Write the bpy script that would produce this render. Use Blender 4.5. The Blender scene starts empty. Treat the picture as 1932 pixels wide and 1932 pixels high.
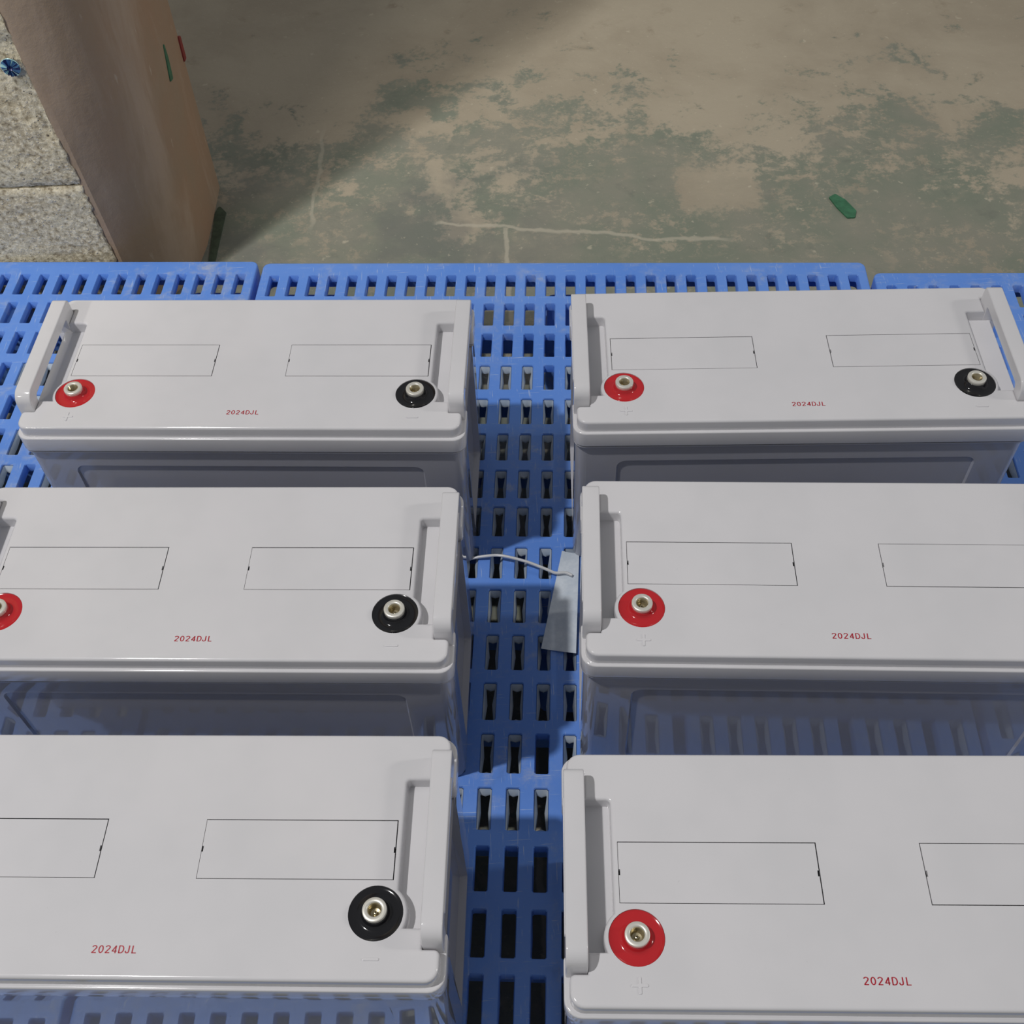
import bpy, bmesh, math, random
from mathutils import Matrix, Vector
from mathutils.geometry import tessellate_polygon
random.seed(7)
sc = bpy.context.scene
col = sc.collection
R = math.radians
PZ = 0.14                                   # height of the pallet deck above the floor

# ------------------------------------------------------------------ camera, world, lamps, exposure
cam = bpy.data.cameras.new('camera')
cam.sensor_fit = 'HORIZONTAL'; cam.sensor_width = 36.0
cam.lens = 36.0 * 2129.32542 / 1932.0
cam.clip_start = 0.02
camo = bpy.data.objects.new('camera', cam); col.objects.link(camo)
rt = Vector((0.9988721215814962, -0.03747523145246674, -0.029156333014712967))
up = Vector((0.04748141454591253, 0.788370866910188, 0.6133652186748104))
fw = Vector((0.0, 0.6140578012165164, -0.7892610574234213))
M = Matrix((rt, up, -fw)).transposed().to_4x4(); M.translation = Vector((0, 0, 1.12497 + PZ))
camo.matrix_world = M
sc.camera = camo

w = bpy.data.worlds.new('hall_ambience'); sc.world = w; w.use_nodes = True
w.node_tree.nodes['Background'].inputs[0].default_value = (0.95, 0.97, 1.0, 1)
w.node_tree.nodes['Background'].inputs[1].default_value = 0.225

def spot(name, loc, aim, watts, size, blend, radius, color):
    l = bpy.data.lights.new(name, 'SPOT'); l.energy = watts; l.spot_size = R(size); l.spot_blend = blend
    l.shadow_soft_size = radius; l.color = color
    o = bpy.data.objects.new(name, l); col.objects.link(o); o.location = loc
    o.rotation_euler = (Vector(aim) - Vector(loc)).to_track_quat('-Z', 'Y').to_euler()
    return o
spot('main_hall_lamp', (-1.75, 0.10, 4.25), (-0.15, 0.58, PZ), 362, 73, 1.0, 0.075, (1.0, 0.98, 0.97))
spot('far_floor_lamp', (-0.76, 1.0, 4.0), (0.75, 2.9, 0.0), 120, 52, 0.8, 0.09, (1.0, 0.96, 0.88))
spot('right_hall_lamp', (7.0, 0.7, 4.1), (0.0, 0.9, 0.2), 370, 40, 0.5, 0.40, (1.0, 0.96, 0.91))
spot('column_fill_spot', (-2.9, -1.6, 3.0), (-1.25, 1.45, 0.80), 300, 32, 0.8, 0.15, (1.0, 0.96, 0.88))  # added fill, not a known fixture; brightens the speckled column front

sc.view_settings.view_transform = 'Standard'
sc.view_settings.look = 'None'
sc.view_settings.gamma = 1.0
sc.view_settings.use_curve_mapping = False
sc.view_settings.exposure = 0.0

# ------------------------------------------------------------------ node helpers and materials
class NT:
    def __init__(s, name):
        s.m = bpy.data.materials.new(name); s.m.use_nodes = True; s.t = s.m.node_tree
        s.b = s.t.nodes['Principled BSDF']
    def n(s, typ, ins=None, **kw):
        x = s.t.nodes.new(typ)
        for k, v in kw.items(): setattr(x, k, v)
        for k, v in (ins or {}).items(): s.put(x.inputs[k], v)
        return x
    def put(s, sock, v):
        if isinstance(v, bpy.types.NodeSocket): s.t.links.new(v, sock)
        else: sock.default_value = v
    def obj(s): return s.n('ShaderNodeTexCoord').outputs['Object']
    def geo(s): return s.n('ShaderNodeNewGeometry').outputs['Position']
    def noise(s, vec, scale, detail=4, rough=.6, dist=0.0):
        return s.n('ShaderNodeTexNoise', {'Vector': vec, 'Scale': scale, 'Detail': detail, 'Roughness': rough, 'Distortion': dist}).outputs['Fac']
    def ramp(s, fac, lo, hi):
        return s.n('ShaderNodeMapRange', {'Value': fac, 'From Min': lo, 'From Max': hi}, interpolation_type='SMOOTHSTEP').outputs['Result']
    def math(s, op, a, b=0.0, c=0.0):
        x = s.n('ShaderNodeMath', operation=op); s.put(x.inputs[0], a); s.put(x.inputs[1], b); s.put(x.inputs[2], c); return x.outputs[0]
    def mix(s, f, a, b):
        x = s.n('ShaderNodeMix', data_type='RGBA'); s.put(x.inputs['Factor'], f); s.put(x.inputs[6], a); s.put(x.inputs[7], b); return x.outputs[2]
    def scale(s, vec, v):
        x = s.n('ShaderNodeVectorMath', operation='MULTIPLY'); s.put(x.inputs[0], vec); x.inputs[1].default_value = v; return x.outputs[0]
    def sep(s, vec): return s.n('ShaderNodeSeparateXYZ', {0: vec}).outputs
    def bump(s, h, strength, dist):
        s.put(s.b.inputs['Normal'], s.n('ShaderNodeBump', {'Height': h, 'Strength': strength, 'Distance': dist}).outputs[0])
    def set(s, color=None, rough=None, metal=None, **kw):
        if color is not None: s.put(s.b.inputs['Base Color'], color)
        if rough is not None: s.put(s.b.inputs['Roughness'], rough)
        if metal is not None: s.put(s.b.inputs['Metallic'], metal)
        for k, v in kw.items(): s.put(s.b.inputs[k.replace('_', ' ')], v)
        return s.m
def c4(r, g, b): return (r, g, b, 1)

def mat_abs(name, base, r0, r1, stretch, scuff=False):
    t = NT(name); o = t.obj()
    a = t.noise(o, 9, 3); f = t.noise(t.scale(o, stretch), 60, 3)
    cc = t.mix(t.ramp(a, .35, .7), c4(*base), c4(base[0]*.95, base[1]*.955, base[2]*.955))
    speck = t.ramp(t.noise(o, 260, 2, .5), .77, .80)
    cc = t.mix(t.math('MULTIPLY', speck, .12), cc, c4(.25, .25, .26))
    ro = t.math('MULTIPLY_ADD', t.ramp(f, .3, .75), r1 - r0, r0)
    if scuff:
        x, y, z = t.sep(o)
        k = t.math('MULTIPLY', t.ramp(t.noise(o, 7, 3), .50, .62), t.ramp(t.noise(t.scale(o, (14, 60, 1)), 1, 2), .48, .62))
        t.bump(t.math('MULTIPLY', t.noise(t.scale(o, (9, 900, 1)), 1, 2, .5), k), .30, .0005)
    return t.set(cc, ro)
m_lid = mat_abs('lid_plastic', (.70, .69, .705), .10, .13, (1, 1, 1), True)
m_case = mat_abs('case_plastic', (.46, .46, .50), .03, .05, (1, 1, .3))

def mat_blue():
    t = NT('blue_pallet_plastic'); g = t.geo()
    n1 = t.noise(g, 5, 5, .6); n2 = t.noise(g, 38, 6, .7, .3)
    cc = t.mix(t.ramp(n1, .3, .72), c4(.105, .262, .74), c4(.145, .305, .77))
    dust = t.math('MULTIPLY', t.ramp(n2, .46, .76), t.ramp(t.noise(g, 7, 3), .42, .66))
    cc = t.mix(t.math('MULTIPLY', dust, .8), cc, c4(.44, .48, .56))
    dirt = t.ramp(t.noise(g, 14, 5, .65), .62, .8)
    cc = t.mix(t.math('MULTIPLY', dirt, .35), cc, c4(.08, .14, .32))
    # fine pale scratches running both ways
    s1 = t.ramp(t.noise(t.scale(g, (520, 30, 30)), 1, 3, .6), .64, .70)
    s2 = t.ramp(t.noise(t.scale(g, (26, 560, 30)), 1, 3, .6), .65, .71)
    sc_ = t.math('MAXIMUM', s1, s2)
    cc = t.mix(t.math('MULTIPLY', sc_, .6), cc, c4(.46, .56, .76))
    t.bump(t.noise(g, 300, 3), .12, .0006)
    return t.set(cc, t.math('MULTIPLY_ADD', n2, .35, .28))
m_blue = mat_blue()

def mat_lining():
    t = NT('worn_slot_lining'); g = t.geo()
    cc = t.mix(t.ramp(t.noise(g, 60, 4), .35, .7), c4(.44, .53, .64), c4(.58, .63, .68))
    return t.set(cc, .5)
m_lining = mat_lining()

def simple(name, c, rough, metal=0.0, var=.0, **kw):
    t = NT(name)
    if var:
        n = t.noise(t.obj(), 80, 4)
        cc = t.mix(t.ramp(n, .3, .7), c4(*c), c4(*[x*(1-var) for x in c]))
    else: cc = c4(*c)
    return t.set(cc, rough, metal, **kw)
m_red = simple('red_epoxy', (.52, .020, .026), .10)
m_black = simple('black_epoxy', (.012, .012, .014), .09)
m_metal = simple('tinned_brass', (.82, .80, .72), .34, .45, .10)
m_brass = simple('brass_thread', (.60, .52, .33), .25, .7, .25)
m_ink = simple('red_ink', (.46, .012, .03), .45, 0, .15)
m_groove = simple('dark_gap', (.12, .12, .125), .6)
m_wire = simple('white_wire_sheath', (.66, .67, .68), .25, 0, .1)
m_green = simple('green_tape', (.045, .170, .085), .5, 0, .3)
m_strip = simple('dirty_green_tape', (.055, .085, .050), .6, 0, .4)
m_redtape = simple('red_tape', (.26, .025, .018), .55, 0, .3)
m_foil = simple('blue_foil', (.10, .24, .46), .3, .1, .3)
m_foil2 = simple('teal_foil', (.40, .66, .68), .3, .1, .3)
m_foil3 = simple('dark_foil', (.018, .03, .13), .3, .1, .2)

def mat_paper():
    t = NT('grey_white_paper'); g = t.geo()
    n = t.noise(g, 60, 5, .7)
    cc = t.mix(t.ramp(n, .3, .75), c4(.53, .60, .68), c4(.68, .74, .80))
    t.bump(t.noise(g, 45, 4), .3, .002)
    return t.set(cc, .55)
m_paper = mat_paper()

def mat_floor():
    t = NT('worn_painted_concrete_floor'); g = t.geo()
    x, y, z = t.sep(g)
    big = t.noise(g, 3.3, 5, .62, .3); mid = t.noise(g, 12, 6, .68, .4); fine = t.noise(g, 75, 4, .7)
    # bare concrete: beige with brownish stains
    bare = t.mix(t.ramp(big, .35, .68), c4(.385, .335, .25), c4(.32, .272, .20))
    bare = t.mix(t.math('MULTIPLY', t.ramp(mid, .58, .75), .55), bare, c4(.22, .175, .12))
    # worn green paint, kept mostly near the pallets
    paint = t.mix(t.ramp(t.noise(g, 5, 4, .6), .35, .66), c4(.165, .195, .150), c4(.225, .225, .18))
    paint = t.mix(t.math('MULTIPLY', t.ramp(mid, .55, .72), .45), paint, c4(.115, .135, .115))
    side = t.math('MULTIPLY', t.math('ABSOLUTE', t.math('ADD', x, -.05)), -.10)
    edge = t.math('ADD', t.math('MULTIPLY_ADD', y, -.95, 1.86), side)
    m = t.math('ADD', t.math('ADD', t.math('MULTIPLY_ADD', big, 1.5, -.75), t.math('MULTIPLY_ADD', mid, 1.5, -.75)), edge)
    m = t.math('ADD', m, t.math('MULTIPLY_ADD', fine, .7, -.35))
    mask = t.ramp(m, -.08, .12)
    # one bare rectangular patch in the paint
    bx = t.ramp(t.math('ABSOLUTE', t.math('ADD', t.math('ADD', x, -.43), t.math('MULTIPLY', fine, .06))), .082, .066)
    by = t.ramp(t.math('ABSOLUTE', t.math('ADD', t.math('ADD', y, -1.755), t.math('MULTIPLY', fine, .10))), .078, .050)
    mask = t.math('MULTIPLY', mask, t.math('SUBTRACT', 1.0, t.math('MULTIPLY', t.math('MULTIPLY', bx, by), .85)))
    wear = t.math('MULTIPLY', t.ramp(t.noise(g, 30, 8, .78, .2), .50, .60), t.ramp(t.noise(t.scale(g, (1, 1.6, 1)), 4.5, 4), .40, .58))
    mask = t.math('MULTIPLY', mask, t.math('SUBTRACT', 1.0, t.math('MULTIPLY', wear, .75)))
    cc = t.mix(t.math('MULTIPLY', mask, .88), bare, paint)
    # greyer, grubbier paint towards the left, in soft blotches
    grub = t.math('MULTIPLY', t.ramp(t.noise(g, 4.2, 5, .65), .44, .62), t.math('MULTIPLY', t.ramp(x, .30, -.10), t.ramp(y, 1.90, 1.72)))
    cc = t.mix(t.math('MULTIPLY', grub, .6), cc, c4(.145, .15, .135))
    # pale flecks
    fl = t.math('MAXIMUM', t.ramp(t.noise(g, 42, 3, .6), .66, .74), t.math('MULTIPLY', t.ramp(t.noise(g, 95, 4, .7), .62, .70), .8))
    cc = t.mix(t.math('MULTIPLY', fl, .55), cc, c4(.50, .45, .34))
    # pale cracks
    def crack(a, b, x0, x1, wd):
        d = t.math('ABSOLUTE', t.math('ADD', t.math('MULTIPLY_ADD', x, -b, t.math('ADD', y, -a)), t.math('MULTIPLY_ADD', t.noise(g, 9, 4), .05, -.025)))
        k = t.ramp(d, wd, wd*.25)
        return t.math('MULTIPLY', k, t.math('MULTIPLY', t.ramp(x, x0, x0+.02), t.ramp(x, x1, x1-.05)))
    k = crack(1.622, -.17, -.12, .42, .007)
    dv = t.math('ABSOLUTE', t.math('ADD', t.math('ADD', x, -.013), t.math('MULTIPLY_ADD', t.noise(g, 14, 3), .02, -.01)))
    k2 = t.math('MULTIPLY', t.ramp(dv, .006, .002), t.ramp(y, 1.63, 1.61))
    dl = t.math('ABSOLUTE', t.math('ADD', t.math('ADD', x, .335), t.math('MULTIPLY_ADD', t.noise(g, 7, 3), .06, -.03)))
    k3 = t.math('MULTIPLY', t.ramp(dl, .006, .002), t.math('MULTIPLY', t.ramp(y, 1.98, 1.9), t.ramp(y, 1.62, 1.68)))
    kk = t.math('MAXIMUM', t.math('MAXIMUM', k, k2), t.math('MULTIPLY', k3, .7))
    cc = t.mix(t.math('MULTIPLY', kk, .6), cc, c4(.46, .42, .33))
    t.bump(t.math('ADD', t.math('MULTIPLY', mid, .6), fine), .22, .004)
    return t.set(cc, t.math('MULTIPLY_ADD', mid, .3, .5))
m_floor = mat_floor()

def mat_block():
    t = NT('speckled_concrete_block'); g = t.geo()
    n = t.noise(g, 45, 6, .72); p = t.noise(g, 130, 5, .65)
    vo = t.n('ShaderNodeTexVoronoi', {'Vector': g, 'Scale': 190.0, 'Randomness': 1.0}).outputs
    cell = t.n('ShaderNodeSeparateColor', {0: vo['Color']}).outputs
    cc = t.mix(t.ramp(t.noise(g, 8, 5, .65), .35, .66), c4(.56, .50, .355), c4(.44, .375, .255))
    cc = t.mix(t.math('MULTIPLY', t.ramp(p, .48, .62), .85), cc, c4(.74, .67, .50))
    cc = t.mix(t.math('MULTIPLY', t.ramp(p, .47, .36), .85), cc, c4(.23, .185, .115))
    chip = t.math('MULTIPLY', t.ramp(vo['Distance'], .42, .30), t.ramp(cell[0], .80, .84))
    cc = t.mix(t.math('MULTIPLY', chip, .55), cc, c4(.66, .61, .50))
    pit = t.math('MULTIPLY', t.ramp(vo['Distance'], .34, .22), t.ramp(cell[1], .86, .90))
    cc = t.mix(t.math('MULTIPLY', pit, .8), cc, c4(.10, .08, .055))
    t.bump(t.math('ADD', t.math('MULTIPLY_ADD', chip, .5, n), t.math('MULTIPLY_ADD', pit, -.8, t.math('MULTIPLY', p, .5))), .6, .005)
    return t.set(cc, .85)
m_block = mat_block()

def mat_plaster():
    t = NT('stained_brown_plaster'); g = t.geo()
    st = t.noise(t.scale(g, (8, 8, 2.2)), 1, 6, .65, .5)
    cc = t.mix(t.ramp(t.noise(g, 5, 4), .35, .65), c4(.37, .235, .145), c4(.34, .245, .16))
    cc = t.mix(t.ramp(st, .48, .68), cc, c4(.45, .335, .24))
    cc = t.mix(t.math('MULTIPLY', t.ramp(t.noise(t.scale(g, (60, 60, 16)), 1, 4, .6), .66, .74), .6), cc, c4(.58, .49, .38))
    x, y, z = t.sep(g)
    cc = t.mix(t.math('MULTIPLY', t.ramp(t.math('ADD', y, t.math('MULTIPLY', t.noise(g, 6, 4), .12)), 1.68, 1.52), .5), cc, c4(.265, .205, .145))  # shading of the rounded near corner put into the colour as a darker tone
    t.bump(t.noise(g, 40, 5, .7), .3, .004)
    return t.set(cc, .8)
m_plaster = mat_plaster()

# ------------------------------------------------------------------ mesh helpers
class MB:
    def __init__(s): s.v = []; s.f = []; s.mi = []
    def add(s, vs, fs, mi=0):
        b = len(s.v); s.v += [tuple(x) for x in vs]
        for f in fs: s.f.append([i + b for i in f]); s.mi.append(mi)
        return b
    def box(s, x0, x1, y0, y1, z0, z1, mi=0):
        vs = [(x, y, z) for z in (z0, z1) for (x, y) in ((x0, y0), (x1, y0), (x1, y1), (x0, y1))]
        s.add(vs, [(3, 2, 1, 0), (4, 5, 6, 7), (0, 1, 5, 4), (1, 2, 6, 5), (2, 3, 7, 6), (3, 0, 4, 7)], mi)
    def rings(s, rings, mi=0, closed=True):
        n = len(rings[0]); vs = [p for r in rings for p in r]; fs = []
        for k in range(len(rings) - 1):
            for i in range(n if closed else n - 1):
                j = (i + 1) % n; fs.append((k*n + i, k*n + j, (k+1)*n + j, (k+1)*n + i))
        s.add(vs, fs, mi)
    def cap(s, loop2, z, holes=(), flip=False, mi=0, mp=None):
        mp = mp or (lambda a, b, c: (a, b, c))
        loops = [[Vector((p[0], p[1], 0)) for p in l] for l in (loop2, *holes)]
        flat = [p for l in loops for p in l]
        tris = tessellate_polygon(loops)
        out = []
        for t in tris:
            a, b, c = (flat[i] for i in t)
            cr = (b.x-a.x)*(c.y-a.y) - (b.y-a.y)*(c.x-a.x)
            if abs(cr) < 1e-12: continue
            t = tuple(t) if cr > 0 else tuple(reversed(t))
            out.append(tuple(reversed(t)) if flip else t)
        s.add([mp(p.x, p.y, z) for p in flat], out, mi)
    def mesh(s, name, mats, smooth=30, merge=1e-5):
        me = bpy.data.meshes.new(name)
        me.from_pydata(s.v, [], s.f)
        for m in mats: me.materials.append(m)
        me.polygons.foreach_set('material_index', s.mi)
        bm = bmesh.new(); bm.from_mesh(me)
        if merge: bmesh.ops.remove_doubles(bm, verts=bm.verts, dist=merge)
        bm.to_mesh(me); bm.free()
        if smooth:
            me.polygons.foreach_set('use_smooth', [True]*len(me.polygons))
            me.set_sharp_from_angle(angle=R(smooth))
        me.update(); return me

def fillet(poly, n=5):
    """poly: (x, y, radius) corners -> rounded 2-D loop"""
    out = []; N = len(poly)
    for i in range(N):
        p = Vector(poly[i][:2]); r = poly[i][2]
        if r <= 0: out.append((p.x, p.y)); continue
        a = (Vector(poly[i-1][:2]) - p).normalized(); b = (Vector(poly[(i+1) % N][:2]) - p).normalized()
        ang = a.angle(b)
        if ang > 3.10: out.append((p.x, p.y)); continue
        d = r / math.tan(ang/2); c = p + (a + b).normalized() * (r / math.sin(ang/2))
        s = p + a*d; e = p + b*d
        a0 = math.atan2(s.y-c.y, s.x-c.x); a1 = math.atan2(e.y-c.y, e.x-c.x)
        da = (a1 - a0 + math.pi) % (2*math.pi) - math.pi
        for k in range(n+1):
            t = a0 + da*k/n; out.append((c.x + r*math.cos(t), c.y + r*math.sin(t)))
    return out
def offset(loop, d):
    """inset a CCW loop by d (positive shrinks)"""
    if d == 0: return list(loop)
    out = []; N = len(loop)
    for i in range(N):
        p0, p1, p2 = Vector(loop[i-1]), Vector(loop[i]), Vector(loop[(i+1) % N])
        e1 = (p1-p0); e2 = (p2-p1)
        if e1.length < 1e-9 or e2.length < 1e-9: out.append(tuple(p1)); continue
        n1 = Vector((-e1.y, e1.x)).normalized(); n2 = Vector((-e2.y, e2.x)).normalized()
        m = n1 + n2
        k = d / max(.35, 1 + n1.dot(n2)); q = p1 + m*k
        out.append((q.x, q.y))
    return out
def rrect(x0, x1, y0, y1, r, n=5): return fillet([(x0, y0, r), (x1, y0, r), (x1, y1, r), (x0, y1, r)], n)
def circle(cx, cy, r, n=40): return [(cx + r*math.cos(2*math.pi*i/n), cy + r*math.sin(2*math.pi*i/n)) for i in range(n)]

def prism(b, loop, z0, z1, bt=0.0, bb=0.0, holes=(), hole_depth=0.0, mp=None, seg=4, capbot=True, mi=0):
    """solid from a CCW outline, rounded top (bt) and bottom (bb) edges, blind holes in the top"""
    mp = mp or (lambda x, y, z: (x, y, z))
    rs = []
    if bb:
        rs.append((offset(loop, bb*1.25), z0))
        for k in range(seg+1):
            t = math.pi/2*k/seg; rs.append((offset(loop, bb*(1-math.sin(t))), z0 + bb*(1-math.cos(t))))
    else: rs.append((loop, z0))
    if bt:
        for k in range(seg+1):
            t = math.pi/2*k/seg; rs.append((offset(loop, bt*(1-math.cos(t))), z1 - bt*(1-math.sin(t))))
        rs.append((offset(loop, bt*1.25), z1))
    else: rs.append((loop, z1))
    b.rings([[mp(p[0], p[1], z) for p in l] for l, z in rs], mi)
    b.cap(rs[-1][0], z1, holes, mp=mp, mi=mi)
    if capbot: b.cap(rs[0][0], z0, flip=True, mp=mp, mi=mi)
    for h in holes:
        hr = list(reversed(h))
        b.rings([[mp(p[0], p[1], z1) for p in h], [mp(p[0], p[1], z1-hole_depth) for p in h]][::-1], mi)
        b.cap(h, z1-hole_depth, mp=mp, mi=mi)
def lathe(b, prof, cx=0, cy=0, n=36, mi=0):
    rs = [[(cx + r*math.cos(2*math.pi*i/n), cy + r*math.sin(2*math.pi*i/n), z) for i in range(n)] for r, z in prof]
    b.rings(rs, mi)

def put(name, me, parent=None, loc=(0, 0, 0), rot=(0, 0, 0)):
    o = bpy.data.objects.new(name, me); col.objects.link(o)
    if parent: o.parent = parent
    o.location = loc; o.rotation_euler = rot
    return o
def tag(o, label, cat, group=None, kind=None):
    o['label'] = label; o['category'] = cat
    if group: o['group'] = group
    if kind: o['kind'] = kind
    return o

# ------------------------------------------------------------------ floor
b = MB(); N = 30
b.box(-6, 6, -4, 7, -.05, 0)
fl = put('floor', b.mesh('floor', [m_floor], 0)); fl['kind'] = 'structure'

# ------------------------------------------------------------------ blue pallets
P, Q, YAW = .03, .06338, -.0702
GX, GY = .01361, 1.30453
ROWS = [0, 1, 2.01, 3.02, 4.03, 5.045, 6.045, 7, 8, 8.99, 9.99, 10.99, 11.985, 12.985, 13.995, 15.01, 15.99, 17, 18]
def deck_mesh(ncol, pitch, seed, margin=.72):
    rnd = random.Random(seed); b = MB()
    x0 = -.5*pitch; x1 = (ncol-.5)*pitch
    ed = [-.5] + [(ROWS[i]+ROWS[i+1])/2 for i in range(len(ROWS)-1)] + [ROWS[-1]+.5]
    yt, yb = -ed[0]*Q, -ed[-1]*Q
    TH = -.013
    for ri, r in enumerate(ROWS):
        ya, yc = -ed[ri+1]*Q, -ed[ri]*Q
        for c in range(ncol):
            cx, cy = c*pitch, -r*Q
            hx, hy, k = .0072, .0232, .0014
            hx += rnd.uniform(-.0002, .0002)
            cor = [(cx-.5*pitch, ya), (cx+.5*pitch, ya), (cx+.5*pitch, yc), (cx-.5*pitch, yc)]
            def loop(hx, hy, k, bx=0, by=0, j=0):
                l = [(-hx+k, -hy), (0, -hy+by), (hx-k, -hy), (hx, -hy+k), (hx-bx, 0), (hx, hy-k), (hx-k, hy), (0, hy-by), (-hx+k, hy), (-hx, hy-k), (-hx+bx, 0), (-hx, -hy+k)]
                return [(cx+p[0]+rnd.uniform(-j, j), cy+p[1]+rnd.uniform(-j, j)) for p in l]
            L = loop(hx+.0008, hy+.0008, k)
            vs = [(p[0], p[1], 0) for p in cor] + [(p[0], p[1], 0) for p in L]
            fs = [(0, 1, 4+2, 4+1, 4+0), (1, 2, 4+5, 4+4, 4+3), (2, 3, 4+8, 4+7, 4+6), (3, 0, 4+11, 4+10, 4+9),
                  (0, 4+0, 4+11), (1, 4+3, 4+2), (2, 4+6, 4+5), (3, 4+9, 4+8)]
            b.add(vs, fs, 0)
            lined = rnd.random() < (.9 if 4 <= ri <= 13 else .5 if ri == 3 else 0)
            tl = [[(p[0], p[1], z) for p in l] for l, z in ((loop(hx, hy, k), -.0012), (L, 0))]
            b.rings(tl, 0)
            if lined:
                wx = rnd.uniform(.0030, .0042); wy = rnd.uniform(.0028, .0042)
                zs = -.003
                b.rings([[(p[0], p[1], z) for p in l] for l, z in ((loop(hx, hy, k), zs), (loop(hx, hy, k), -.0012))], 0)
                inner = loop(hx-wx*.55, hy-.0030, .0005, wx*.5, wy*.5, .0004)
                inner2 = loop(hx-wx*.55-.0002, hy-.0030, .0005, wx*.5, wy*.5, .0002)
                b.rings([[(p[0], p[1], z) for p in l] for l, z in ((inner2, TH), (inner, -.0095), (loop(hx-.0003, hy-.0003, k), zs))], 1)
                low = inner2
            else:
                low = loop(hx-.0004, hy-.0004, k, rnd.uniform(0, .0006), 0, .0003)
                b.rings([[(p[0], p[1], z) for p in l] for l, z in ((low, TH), (loop(hx, hy, k), -.0012))], 0)
            vs = [(p[0], p[1], TH) for p in cor] + [(p[0], p[1], TH) for p in low]
            b.add(vs, [tuple(reversed(f)) for f in fs], 0)
    # frame round the slots, rounded edge, short skirt
    ox0, ox1 = -margin*pitch, (ncol-1+margin)*pitch; oy1 = .83*Q; oy0 = -(ROWS[-1]+.83)*Q
    out = rrect(ox0, ox1, oy0, oy1, .011, 6)
    inn = [(x0, yb), (x1, yb), (x1, yt), (x0, yt)]
    B = .0028
    b.cap(offset(out, B), 0, [inn])
    rs = [(offset(out, B*(1-math.cos(math.pi/2*k/4))), -B*(1-math.sin(math.pi/2*k/4))) for k in range(5)]
    rs = [(out, -.045)] + rs
    b.rings([[(p[0], p[1], z) for p in l] for l, z in rs])
    il = offset(out, .0035)
    b.rings([[(p[0], p[1], z) for p in l] for l, z in ((il, TH), (il, -.045), (out, -.045))])
    b.cap(il, TH, [inn], flip=True)
    return b.mesh('pallet_deck', [m_blue, m_lining], 35, merge=2e-6), (ox0, ox1, oy0, oy1)
def box_mesh(name, sx, sy, sz, mat, bev=.003):
    b = MB(); prism(b, rrect(-sx/2, sx/2, -sy/2, sy/2, max(bev, .0015), 3), 0, sz, bev*.5, 0)
    return b.mesh(name, [mat], 35)
def pallet(label, gx, gy, ncol, pitch, seed):
    e = bpy.data.objects.new('plastic_pallet', None); col.objects.link(e)
    e.location = (gx, gy, 0); e.rotation_euler.z = YAW
    tag(e, label, 'pallet', 'blue slotted pallets side by side')
    me, (ox0, ox1, oy0, oy1) = deck_mesh(ncol, pitch, seed)
    put('deck', me, e, (0, 0, PZ))
    rib = box_mesh('rib', ox1-ox0-.008, .004, .033, m_blue, .001)
    for r in range(1, 18, 2):
        put('rib', rib, e, ((ox0+ox1)/2, -(ROWS[r]+ROWS[r+1])/2*Q, PZ-.046))
    foot = box_mesh('foot', .105, .13, PZ-.052, m_blue, .012)
    xs = (ox0+.065, (ox0+ox1)/2+.03, ox1-.065)
    for x in xs:
        for y in (oy1-.075, (oy0+oy1)/2, oy0+.075): put('foot', foot, e, (x, y, 0))
    return e
def gpt(c, r):
    x, y = c*P, -r*Q; return GX + math.cos(YAW)*x - math.sin(YAW)*y, GY + math.sin(YAW)*x + math.cos(YAW)*y
pallet('blue slotted plastic pallet in the middle, under the aisle between the battery columns', *gpt(-12.0, 0), 30, P, 3)
pallet('blue slotted plastic pallet at the left, butting against the speckled column', *gpt(-13.75-29*1.015, -.07), 30, P*1.015, 5)
pallet('blue slotted plastic pallet at the right, its far edge set back nearer the camera', *gpt(18.75, .38), 30, P*1.015, 9)

# ------------------------------------------------------------------ battery template
H = .2444
VF, VB = -.1052, .0982
def right_side():
    """lid outline from the front right corner up the right end to the back right corner"""
    arc = []
    cx, cy, rr = .187, -.0539, .0250
    a0 = math.asin((-.0647-cy)/rr); a1 = math.acos((.2035-cx)/rr)
    for k in range(9):
        t = a0 + (a1-a0)*k/8; arc.append((cx+rr*math.cos(t), cy+rr*math.sin(t), 0))
    pts = [(.2385, VF, .011), (.2385, -.0808, .0045), (.2247, -.0808, .0006), (.2247, -.0647, 0)] + arc + \
          [(.2035, .0571, .0035), (.2247, .0571, 0), (.2247, .0800, .0006), (.2385, .0800, .0045), (.2385, VB, .011)]
    return pts
rs_ = right_side()
lid_loop = fillet(rs_ + [(-x, y, r) for x, y, r in reversed(rs_)], 6)
def cover_rect(s, g):
    x0, x1 = sorted((s*.0411, s*.1987)); return [(x0-g, -.0277-g), (x1+g, -.0277-g), (x1+g, .0212+g), (x0-g, .0212+g)]
TU, TV = .18696, -.0539
def hollow(x, y0, y1, r, xi):
    """rounded rectangle with the finger hollow cut into both ends"""
    h = [(x, y0, r), (x, -.0640, .0032), (xi, -.0640, .002), (xi, .0565, .002), (x, .0565, .0032), (x, y1, r)]
    return fillet(h + [(-a, c, q) for a, c, q in reversed(h)], 6)
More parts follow.
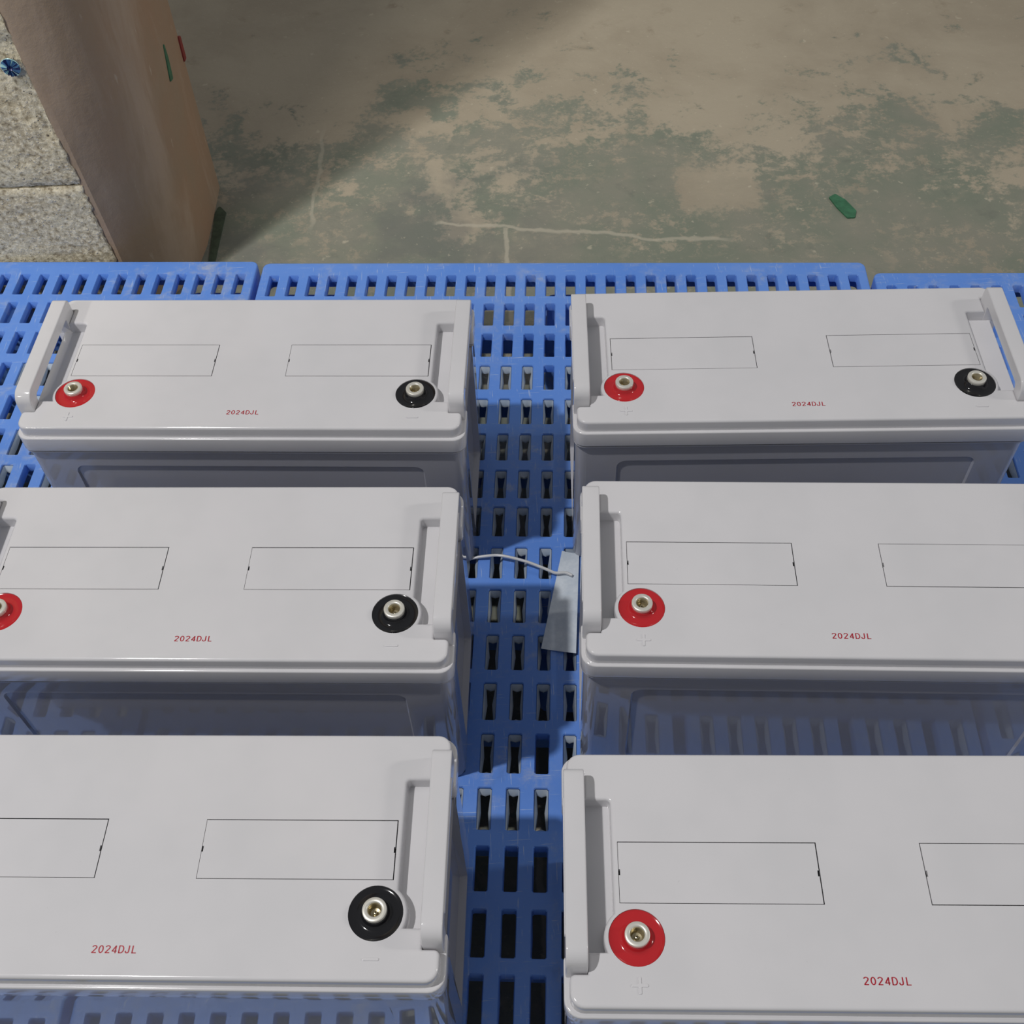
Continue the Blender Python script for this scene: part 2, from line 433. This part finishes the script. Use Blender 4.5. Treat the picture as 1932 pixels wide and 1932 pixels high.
def lid_mesh():
    b = MB()
    prism(b, hollow(.2428, -.1090, .1015, .0135, .2340), H-.0335, H-.0136, .0016, .0006, seg=4)
    holes = [cover_rect(-1, .0003), cover_rect(1, .0003)]
    wells = [circle(s*TU, TV, .0216, 48) for s in (-1, 1)]
    bt = .0028
    rs = [(offset(lid_loop, -.0004), H-.0137)]
    for k in range(6):
        t = math.pi/2*k/5; rs.append((offset(lid_loop, bt*(1-math.cos(t))), H - bt*(1-math.sin(t))))
    rs.append((offset(lid_loop, bt*1.2), H))
    b.rings([[(p[0], p[1], z) for p in l] for l, z in rs])
    b.cap(rs[-1][0], H, holes + wells)
    for h in holes:
        b.rings([[(p[0], p[1], H-.005) for p in h], [(p[0], p[1], H) for p in h]], 1)
        b.cap(h, H-.005, mi=1)
    for wl in wells:
        b.rings([[(p[0], p[1], H-.006) for p in wl], [(p[0], p[1], H) for p in wl]])
        b.cap(wl, H-.006)
    return b.mesh('lid', [m_lid, m_groove], 28)
def case_mesh():
    b = MB(); x, yf, yb, r = .2400, -.1052, .0975, .0125
    zt, zb = H-.0350, 0.0
    loop = rrect(-x, x, yf, yb, r, 7)
    n = 8
    # vertical corner strips, sides with recessed panels
    for i in range(4):
        arc = loop[i*n:(i+1)*n]
        b.rings([[(p[0], p[1], z) for p in arc] for z in (zb+.003, zt)], closed=False)
    def side(ax, w0, w1, fixed, sgn, pan):
        big = [(w0, zb+.003), (w1, zb+.003), (w1, zt), (w0, zt)]
        d = pan[5] if len(pan) > 5 else .0022
        hole = rrect(*pan[:4], pan[4] if len(pan) > 4 else .011, 5); inner = offset(hole, .0018)
        def mp(a, z, e):
            return (a, fixed - sgn*e, z) if ax == 0 else (fixed - sgn*e, a, z)
        fl = (sgn > 0) if ax == 0 else (sgn < 0)
        b.cap(big, 0, [hole], flip=fl, mp=mp)
        rr = [[mp(p[0], p[1], 0) for p in hole], [mp(p[0], p[1], d) for p in inner]]
        b.rings(rr if not fl else rr[::-1])
        b.cap(inner, d, flip=fl, mp=mp)
    side(0, -x+r, x-r, yf, -1, (-.1945, .1945, .018, H-.062))
    side(0, -x+r, x-r, yb, 1, (-.1945, .1945, .018, H-.062))
    side(1, yf+r, yb-r, -x, -1, (-.0655, .0580, .018, zt-.0005, .004, .0075))
    side(1, yf+r, yb-r, x, 1, (-.0655, .0580, .018, zt-.0005, .004, .0075))
    lo = [(loop, .003), (offset(loop, .001), .0008), (offset(loop, .003), 0)]
    b.rings([[(p[0], p[1], z) for p in l] for l, z in lo[::-1]])
    b.cap(lo[-1][0], 0, flip=True)
    # thin lip and neck under the lid
    lip = hollow(.2422, -.1083, .1008, .013, .2343)
    prism(b, lip, zt-.0022, zt-.0004, .0005, .0005, seg=2)
    prism(b, hollow(.2380, -.1032, .0955, .011, .2325), zt-.0015, H-.0300, 0, 0)
    return b.mesh('case', [m_case], 28)
def handle_mesh():
    b = MB()
    prof = fillet([(-.0800, H-.0138, 0), (-.0640, H-.0138, 0), (-.0640, H+.0065, .004), (.0565, H+.0065, .004), (.0565, H-.0138, 0),
                   (.0785, H-.0138, 0), (.0765, H+.0210, .007), (-.0795, H+.0210, .0135)], 7)
    prism(b, prof, .2247, .2416, .0014, .0014, mp=lambda v, z, u: (u, v, z), seg=4)
    # raised rib along the outer face of the grip
    rib = fillet([(-.058, H+.0105, .002), (.052, H+.0105, .002), (.052, H+.0170, .002), (-.058, H+.0170, .002)], 3)
    prism(b, rib, .2410, .2424, .0006, 0, mp=lambda v, z, u: (u, v, z), seg=2)
    return b.mesh('handle', [m_lid], 28)
def mirrored(me, name):
    m2 = me.copy(); m2.name = name
    for v in m2.vertices: v.co.x *= -1
    m2.flip_normals(); return m2
def cover_mesh():
    x0, x1, y0, y1 = .0411, .1987, -.0277, .0212; g = .0003; yn = -.0034; nh = .0024; nd = .0011
    l = [(x0+g, y0+g), (x1-g, y0+g), (x1-g, yn-nh), (x1-g-nd, yn-nh), (x1-g-nd, yn+nh), (x1-g, yn+nh), (x1-g, y1-g), (x0+g, y1-g),
         (x0+g, yn+nh), (x0+g+nd, yn+nh), (x0+g+nd, yn-nh), (x0+g, yn-nh)]
    b = MB(); prism(b, l, H-.0045, H-.0001)
    return b.mesh('vent_cover', [m_lid], 20)
def seal_mesh(mat, name):
    b = MB()
    prof = [(.0215, -.0040), (.0215, -.0010), (.0212, -.0007), (.0200, -.0012), (.0180, -.0015), (.0140, -.0015), (.0120, -.0008), (.0108, .0006), (.0101, .0024), (.0096, .0038), (.0090, .0042), (.0086, .0042)]
    lathe(b, prof, n=48)
    return b.mesh(name, [mat], 40)
def stud_mesh():
    b = MB()
    prof = [(.0088, .002), (.0095, .0046), (.0097, .0056), (.0097, .0078), (.0094, .0085), (.0088, .0088), (.0064, .0088), (.0058, .0084), (.0055, .0078)]
    lathe(b, prof, n=40)
    th = [(.0055, .0078)]
    for k in range(5): th += [(.0050, .0072-k*.0013), (.0055, .0066-k*.0013)]
    th += [(.0048, .0006), (.0040, -.001), (.0016, -.0014), (.0013, .0012), (.0006, .0014)]
    lathe(b, th, n=32, mi=1)
    return b.mesh('threaded_stud', [m_metal, m_brass], 40)
def mark_mesh(plus):
    b = MB(); a, t = .0064, .0012
    if plus: l = [(-t, -a, t*.9), (t, -a, t*.9), (t, -t, .0004), (a, -t, t*.9), (a, t, t*.9), (t, t, .0004), (t, a, t*.9), (-t, a, t*.9), (-t, t, .0004), (-a, t, t*.9), (-a, -t, t*.9), (-t, -t, .0004)]
    else: l = [(-a, -t, t*.95), (a, -t, t*.95), (a, t, t*.95), (-a, t, t*.95)]
    prism(b, fillet(l, 4), -.0004, .0009, .0004, 0, seg=2)
    return b.mesh('polarity_mark', [m_lid], 30)
def text_mesh():
    """2024DJL drawn as thick strokes in a plain narrow sans"""
    arc = lambda cx, cy, rx, ry, a0, a1, n=10: [(cx+rx*math.cos(R(a0+(a1-a0)*k/n)), cy+ry*math.sin(R(a0+(a1-a0)*k/n))) for k in range(n+1)]
    G = {'2': [arc(.25, .735, .20, .215, 170, -35) + [(.06, .06)], [(.03, .05), (.47, .05)]],
         '0': [arc(.25, .5, .195, .45, 90, 450, 20)],
         '4': [[(.37, 0), (.37, .98)], [(.37, .93), (.06, .28)], [(.02, .265), (.50, .265)]],
         'D': [[(.06, .05), (.06, .95)], [(.02, .95), (.25, .95)] + arc(.25, .5, .24, .45, 90, -90, 12) + [(.02, .05)]],
         'J': [[(.36, 1)] + [(.36, .27)] + arc(.20, .25, .16, .20, 0, -180, 8) + [(.04, .33)]],
         'L': [[(.06, 1), (.06, 0)], [(.02, .05), (.44, .05)]]}
    b = MB(); x0 = 0.0; hw = .062
    for ch in '2024DJL':
        for st in G[ch]:
            P2 = [Vector((p[0]+x0, p[1])) for p in st]; Lf, Rt = [], []
            closed = (P2[0]-P2[-1]).length < 1e-6
            for i, p in enumerate(P2):
                pa = P2[i-1] if i else (P2[-2] if closed else p); pb = P2[i+1] if i+1 < len(P2) else (P2[1] if closed else p)
                d1 = (p-pa).normalized() if (p-pa).length else (pb-p).normalized(); d2 = (pb-p).normalized() if (pb-p).length else d1
                n1 = Vector((-d1.y, d1.x)); n2 = Vector((-d2.y, d2.x)); m = n1 + n2
                m = m / max(.8, 1+n1.dot(n2)) * hw
                Lf.append(p+m); Rt.append(p-m)
            vs = [(q.x, q.y, 0) for q in Lf] + [(q.x, q.y, 0) for q in Rt]; n = len(P2)
            b.add(vs, [(i, n+i, n+i+1, i+1) for i in range(n-1)])
        x0 += .66
    w_ = x0 - .16
    b.v = [((x-w_/2)/w_*.0352, (y-.5)*.0058, z) for x, y, z in b.v]
    return b.mesh('date_code', [m_ink], 0, merge=0)
h_r = handle_mesh(); h_l = mirrored(h_r, 'handle')
cv_r = cover_mesh(); cv_l = mirrored(cv_r, 'vent_cover')
T = dict(case=case_mesh(), lid=lid_mesh(), red=seal_mesh(m_red, 'terminal_seal'), black=seal_mesh(m_black, 'terminal_seal'),
         stud=stud_mesh(), plus=mark_mesh(True), minus=mark_mesh(False), text=text_mesh())
def make_battery():
    e = bpy.data.objects.new('battery', None); col.objects.link(e)
    put('case', T['case'], e); put('lid', T['lid'], e)
    put('handle', h_l, e); put('handle', h_r, e)
    put('vent_cover', cv_l, e); put('vent_cover', cv_r, e)
    s = put('terminal_seal', T['red'], e, (-TU, TV, H)); s['label'] = 'red epoxy ring round the positive terminal'
    put('threaded_stud', T['stud'], s)
    s = put('terminal_seal', T['black'], e, (TU, TV, H)); s['label'] = 'black epoxy ring round the negative terminal'
    put('threaded_stud', T['stud'], s, rot=(0, 0, 1.1))
    put('polarity_mark', T['plus'], e, (-.1863, -.0890, H)); put('polarity_mark', T['minus'], e, (.1863, -.0888, H))
    put('date_code', T['text'], e, (0, -.0823, H+.00012))
    return e
def dup(root):
    c = root.copy(); col.objects.link(c)
    for ch in root.children:
        k = ch.copy(); col.objects.link(k); k.parent = c
        for g in ch.children:
            q = g.copy(); col.objects.link(q); q.parent = k
    return c
BAT = [
 (-.28100, .91969, -.06764, .0034, -.0821, 'light grey battery at back left, beside the aisle, both handles in view'),
 ( .31628, .89330, -.04707, .0064, -.0823, 'light grey battery at back right, beside the pallet edge step, both terminals in view'),
 (-.29619, .63783, -.06034, .0035, -.0823, 'light grey battery in middle of left column, red terminal cut by the frame edge'),
 ( .30572, .60712, -.06963, .0006, -.0821, 'light grey battery in middle of right column, beside the white paper strip'),
 (-.30437, .36115, -.05558, -.0117, -.0832, 'light grey battery nearest the camera at left, only its black terminal in view'),
 ( .26921, .31271, -.05397, -.0035, -.0842, 'light grey battery nearest the camera at right, only its red terminal in view'),
]
# how each loose vent cover sits in its pocket (left, right)
PLAY = [((-.0003, .0003), (-.0003, .0003)), ((0, 0), (.0003, .0003)), ((-.0003, 0), (-.0003, 0)),
        ((-.0001, .0001), (.0001, .0003)), ((-.0003, -.0001), (-.0003, 0)), ((-.0002, 0), (.0002, .0002))]
first = make_battery()
for i, (x, y, a, tu, tv, lab) in enumerate(BAT):
    o = first if i == 0 else dup(first)
    o.location = (x, y, PZ); o.rotation_euler.z = a
    tag(o, lab, 'battery', 'grey batteries in two columns on the pallets')
    for ch in o.children:
        if ch.name.startswith('date_code'): ch.location = (tu, tv, H+.00012)
    for ch, (du, dv) in zip([c for c in o.children if c.name.startswith('vent_cover')], PLAY[i]):
        ch.location = (du, dv, random.uniform(-.0002, .0001))

# ------------------------------------------------------------------ column at the left (brown plaster, speckled blocks)
e = bpy.data.objects.new('wall_left', None); col.objects.link(e); e['kind'] = 'structure'
def leanx(z): return -.605 - .062*(z-PZ)        # broken edge of the plaster on the front face
b = MB()
zs = [0, .1, .2, .3, .4, .55, .7, .9, 1.2, 1.6, 2.2, 3.2]
rnd = random.Random(4)
rows = []
for z in zs:
    jit = rnd.uniform(-.0015, .0015)
    pts = [(leanx(z)-.004, 1.450), (leanx(z)+jit, 1.4265), (leanx(z)+.010+jit, 1.427)] + \
          [(-.560, 1.470), (-.535, 1.515), (-.520, 1.560), (-.5135, 1.61), (-.512, 1.69), (-.512, 1.777), (-.516, 1.783), (-1.2, 1.783), (-1.2, 1.46)]
    rows.append([(p[0], p[1], z) for p in pts])
b.rings(rows); b.cap([p[:2] for p in rows[-1]], 3.2)
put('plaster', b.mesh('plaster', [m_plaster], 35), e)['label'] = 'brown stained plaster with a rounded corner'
joints = [0.0, .2660, .62, .98, 1.34, 1.70, 2.06, 2.42, 2.78, 3.2]
for i in range(len(joints)-1):
    z0, z1 = joints[i]+.0016, joints[i+1]-.0016
    xr = leanx((z0+z1)/2)
    b = MB(); n = 40; nx = 40
    # front face of the block as a slightly uneven grid
    r2 = random.Random(20+i)
    grid = []
    for k in range(n+1):
        z = z0 + (z1-z0)*k/n
        xe = leanx(z) + .001 + r2.uniform(-.002, .002)
        row = []
        for j in range(nx+1):
            t = 1 - (1-j/nx)**1.6; x = -1.2 + (xe+1.2)*t
            edge = .003 if k in (0, n) else .0015 if j == nx else 0
            if i == 1 and z > .385 - (x+.655)*1.3 and z < .50: edge += .0045      # chipped ledge
            row.append((x, 1.4235 + edge + r2.uniform(-.0016, .0012), z))
        grid.append(row)
    vs = [p for row in grid for p in row]; m = nx+1
    b.add(vs, [(k*m+j, k*m+j+1, (k+1)*m+j+1, (k+1)*m+j) for k in range(n) for j in range(nx)])
    b.rings([[(g[-1][0], g[-1][1], g[-1][2]) for g in grid], [(g[-1][0]-.002, 1.45, g[-1][2]) for g in grid]], closed=False)
    top = grid[-1]; b.rings([[p for p in top], [(p[0], 1.45, p[2]) for p in top]], closed=False)
    bot = grid[0]; b.rings([[(p[0], 1.45, p[2]) for p in bot], [p for p in bot]], closed=False)
    put('block', b.mesh('block', [m_block], 50), e)

# blue striped foil rosette on the speckled face
b = MB(); n = 40; ro, ri = .0125, .0042
cx, cz = -.6420, .4575
for k in range(n):
    a0, a1, am = (2*math.pi*t/n for t in (k, k+1, k+.5))
    def pt(r, a, d): return (r*math.cos(a), -d, r*math.sin(a)*1.0)
    rr = ro*random.uniform(.90, 1.05)
    b.add([pt(ri, a0, .0022), pt(rr, a0, .0005), pt(rr, am, .0022), pt(rr, a1, .0005), pt(ri, a1, .0022), pt(ri, am, .0034)],
          [(0, 1, 2, 5), (5, 2, 3, 4)], random.choice((0, 0, 1, 2)))
b.rings([[(ri*math.cos(2*math.pi*k/n), -.0022, ri*math.sin(2*math.pi*k/n)) for k in range(n)], [(ri*.4*math.cos(2*math.pi*k/n), -.0006, ri*.4*math.sin(2*math.pi*k/n)) for k in range(n)]], 2)
b.rings([[(.0130*math.cos(2*math.pi*k/n), 0, .0130*math.sin(2*math.pi*k/n)) for k in range(n)], [(ro*.98*math.cos(2*math.pi*k/n), -.0008, ro*.98*math.sin(2*math.pi*k/n)) for k in range(n)]], 1)
b.add([(.0125*math.cos(2*math.pi*k/n), 0.0004, .0125*math.sin(2*math.pi*k/n)) for k in range(n)], [tuple(range(n))], 2)
o = put('foil_rosette', b.mesh('foil_rosette', [m_foil, m_foil2, m_foil3], 0), None, (cx, 1.4215, cz))
tag(o, 'small blue striped foil disc stuck to the speckled column face', 'rosette')

# scraps of tape
def scrap(name, pts, th, mat, label, mp):
    b = MB(); prism(b, fillet([(p[0], p[1], .003) for p in pts], 3), 0, th, th*.3, 0, mp=mp, seg=2)
    o = put(name, b.mesh(name, [mat], 30)); tag(o, label, 'tape'); return o
scrap('tape_scrap', [(.592, 1.660), (.605, 1.669), (.620, 1.650), (.632, 1.618), (.626, 1.600), (.612, 1.600), (.600, 1.630)][::-1], .003, m_green, 'crumpled green tape scrap lying alone on the open floor', lambda x, y, z: (x, y, z+.0002))
scrap('tape_scrap', [(1.666, .281), (1.684, .276), (1.6905, .310), (1.688, .345)], .0016, m_green, 'narrow green tape scrap stuck on the brown column side', lambda y, z, t: (-.5122+t, y, z))
scrap('tape_scrap', [(1.770, .254), (1.7855, .252), (1.7865, .292), (1.774, .298)], .0040, m_redtape, 'red tape scrap at the far vertical edge of the brown column', lambda y, z, t: (-.5135+t, y, z))
scrap('tape_strip', [(-.505, 1.545), (-.494, 1.545), (-.4905, 1.70), (-.506, 1.722), (-.511, 1.70)], .0012, m_strip, 'long dark green tape strip on the floor along the column foot', lambda x, y, z: (x, y, z+.0002))

# ------------------------------------------------------------------ paper strip and white wire in the aisle
b = MB(); n = 14; m = 6
A = [(.0590, .8100), (.0260, .6730)]; Bq = [(.0795, .8030), (.0655, .6620)]
def paper_z(t, s): return .0012 + .0028*math.sin(math.pi*t)*s + (.0025*s*(t > .62)*(t-.62)*3) + .0015*(s**2)
tv, bv = [], []
for k in range(n+1):
    t = k/n
    for j in range(m+1):
        s = j/m
        x = (A[0][0]*(1-t)+A[1][0]*t)*(1-s) + (Bq[0][0]*(1-t)+Bq[1][0]*t)*s
        y = (A[0][1]*(1-t)+A[1][1]*t)*(1-s) + (Bq[0][1]*(1-t)+Bq[1][1]*t)*s
        z = PZ + paper_z(t, s); tv.append((x, y, z+.0004)); bv.append((x, y, z))
W = m+1
fq = [(k*W+j, (k+1)*W+j, (k+1)*W+j+1, k*W+j+1) for k in range(n) for j in range(m)]
b.add(tv, fq); b.add(bv, [tuple(reversed(f)) for f in fq])
bd = [j for j in range(W)] + [k*W+m for k in range(1, n+1)] + [n*W+j for j in range(m-1, -1, -1)] + [k*W for k in range(n-1, 0, -1)]
b.rings([[bv[i] for i in bd], [tv[i] for i in bd]])
tag(put('paper_strip', b.mesh('paper_strip', [m_paper], 60)), 'white paper strip lying in the aisle against the right middle battery', 'paper')

def tube(pts, r, n=10):
    b = MB(); P3 = [Vector(p) for p in pts]; L = []
    for i in range(len(P3)-1):                      # Catmull-Rom
        p0 = P3[max(i-1, 0)]; p1 = P3[i]; p2 = P3[i+1]; p3 = P3[min(i+2, len(P3)-1)]
        for k in range(6):
            t = k/6; L.append(.5*((2*p1)+(p2-p0)*t+(2*p0-5*p1+4*p2-p3)*t*t+(3*p1-p0-3*p2+p3)*t**3))
    L.append(P3[-1]); rg = []
    for i, p in enumerate(L):
        d = (L[min(i+1, len(L)-1)] - L[max(i-1, 0)]).normalized(); s = d.cross(Vector((0, 0, 1))).normalized(); u = s.cross(d)
        rg.append([tuple(p + r*(math.cos(2*math.pi*k/n)*s + math.sin(2*math.pi*k/n)*u)) for k in range(n)])
    b.rings(rg); c = len(b.v); b.f.append(list(range(n))[::-1]); b.mi.append(0); b.f.append(list(range(c-n, c))); b.mi.append(0)
    return b
wp = [(-.054, .8040, .003), (-.0355, .8035, .007), (-.0161, .8005, .011), (.0126, .7905, .011), (.0377, .7790, .0085), (.0488, .7742, .0065), (.0600, .7735, .0075), (.0685, .7690, .0072)]
b = tube([(x, y, z+PZ) for x, y, z in wp], .0019)
tag(put('wire', b.mesh('wire', [m_wire], 40)), 'thin white wire crossing the aisle onto the paper strip', 'wire')
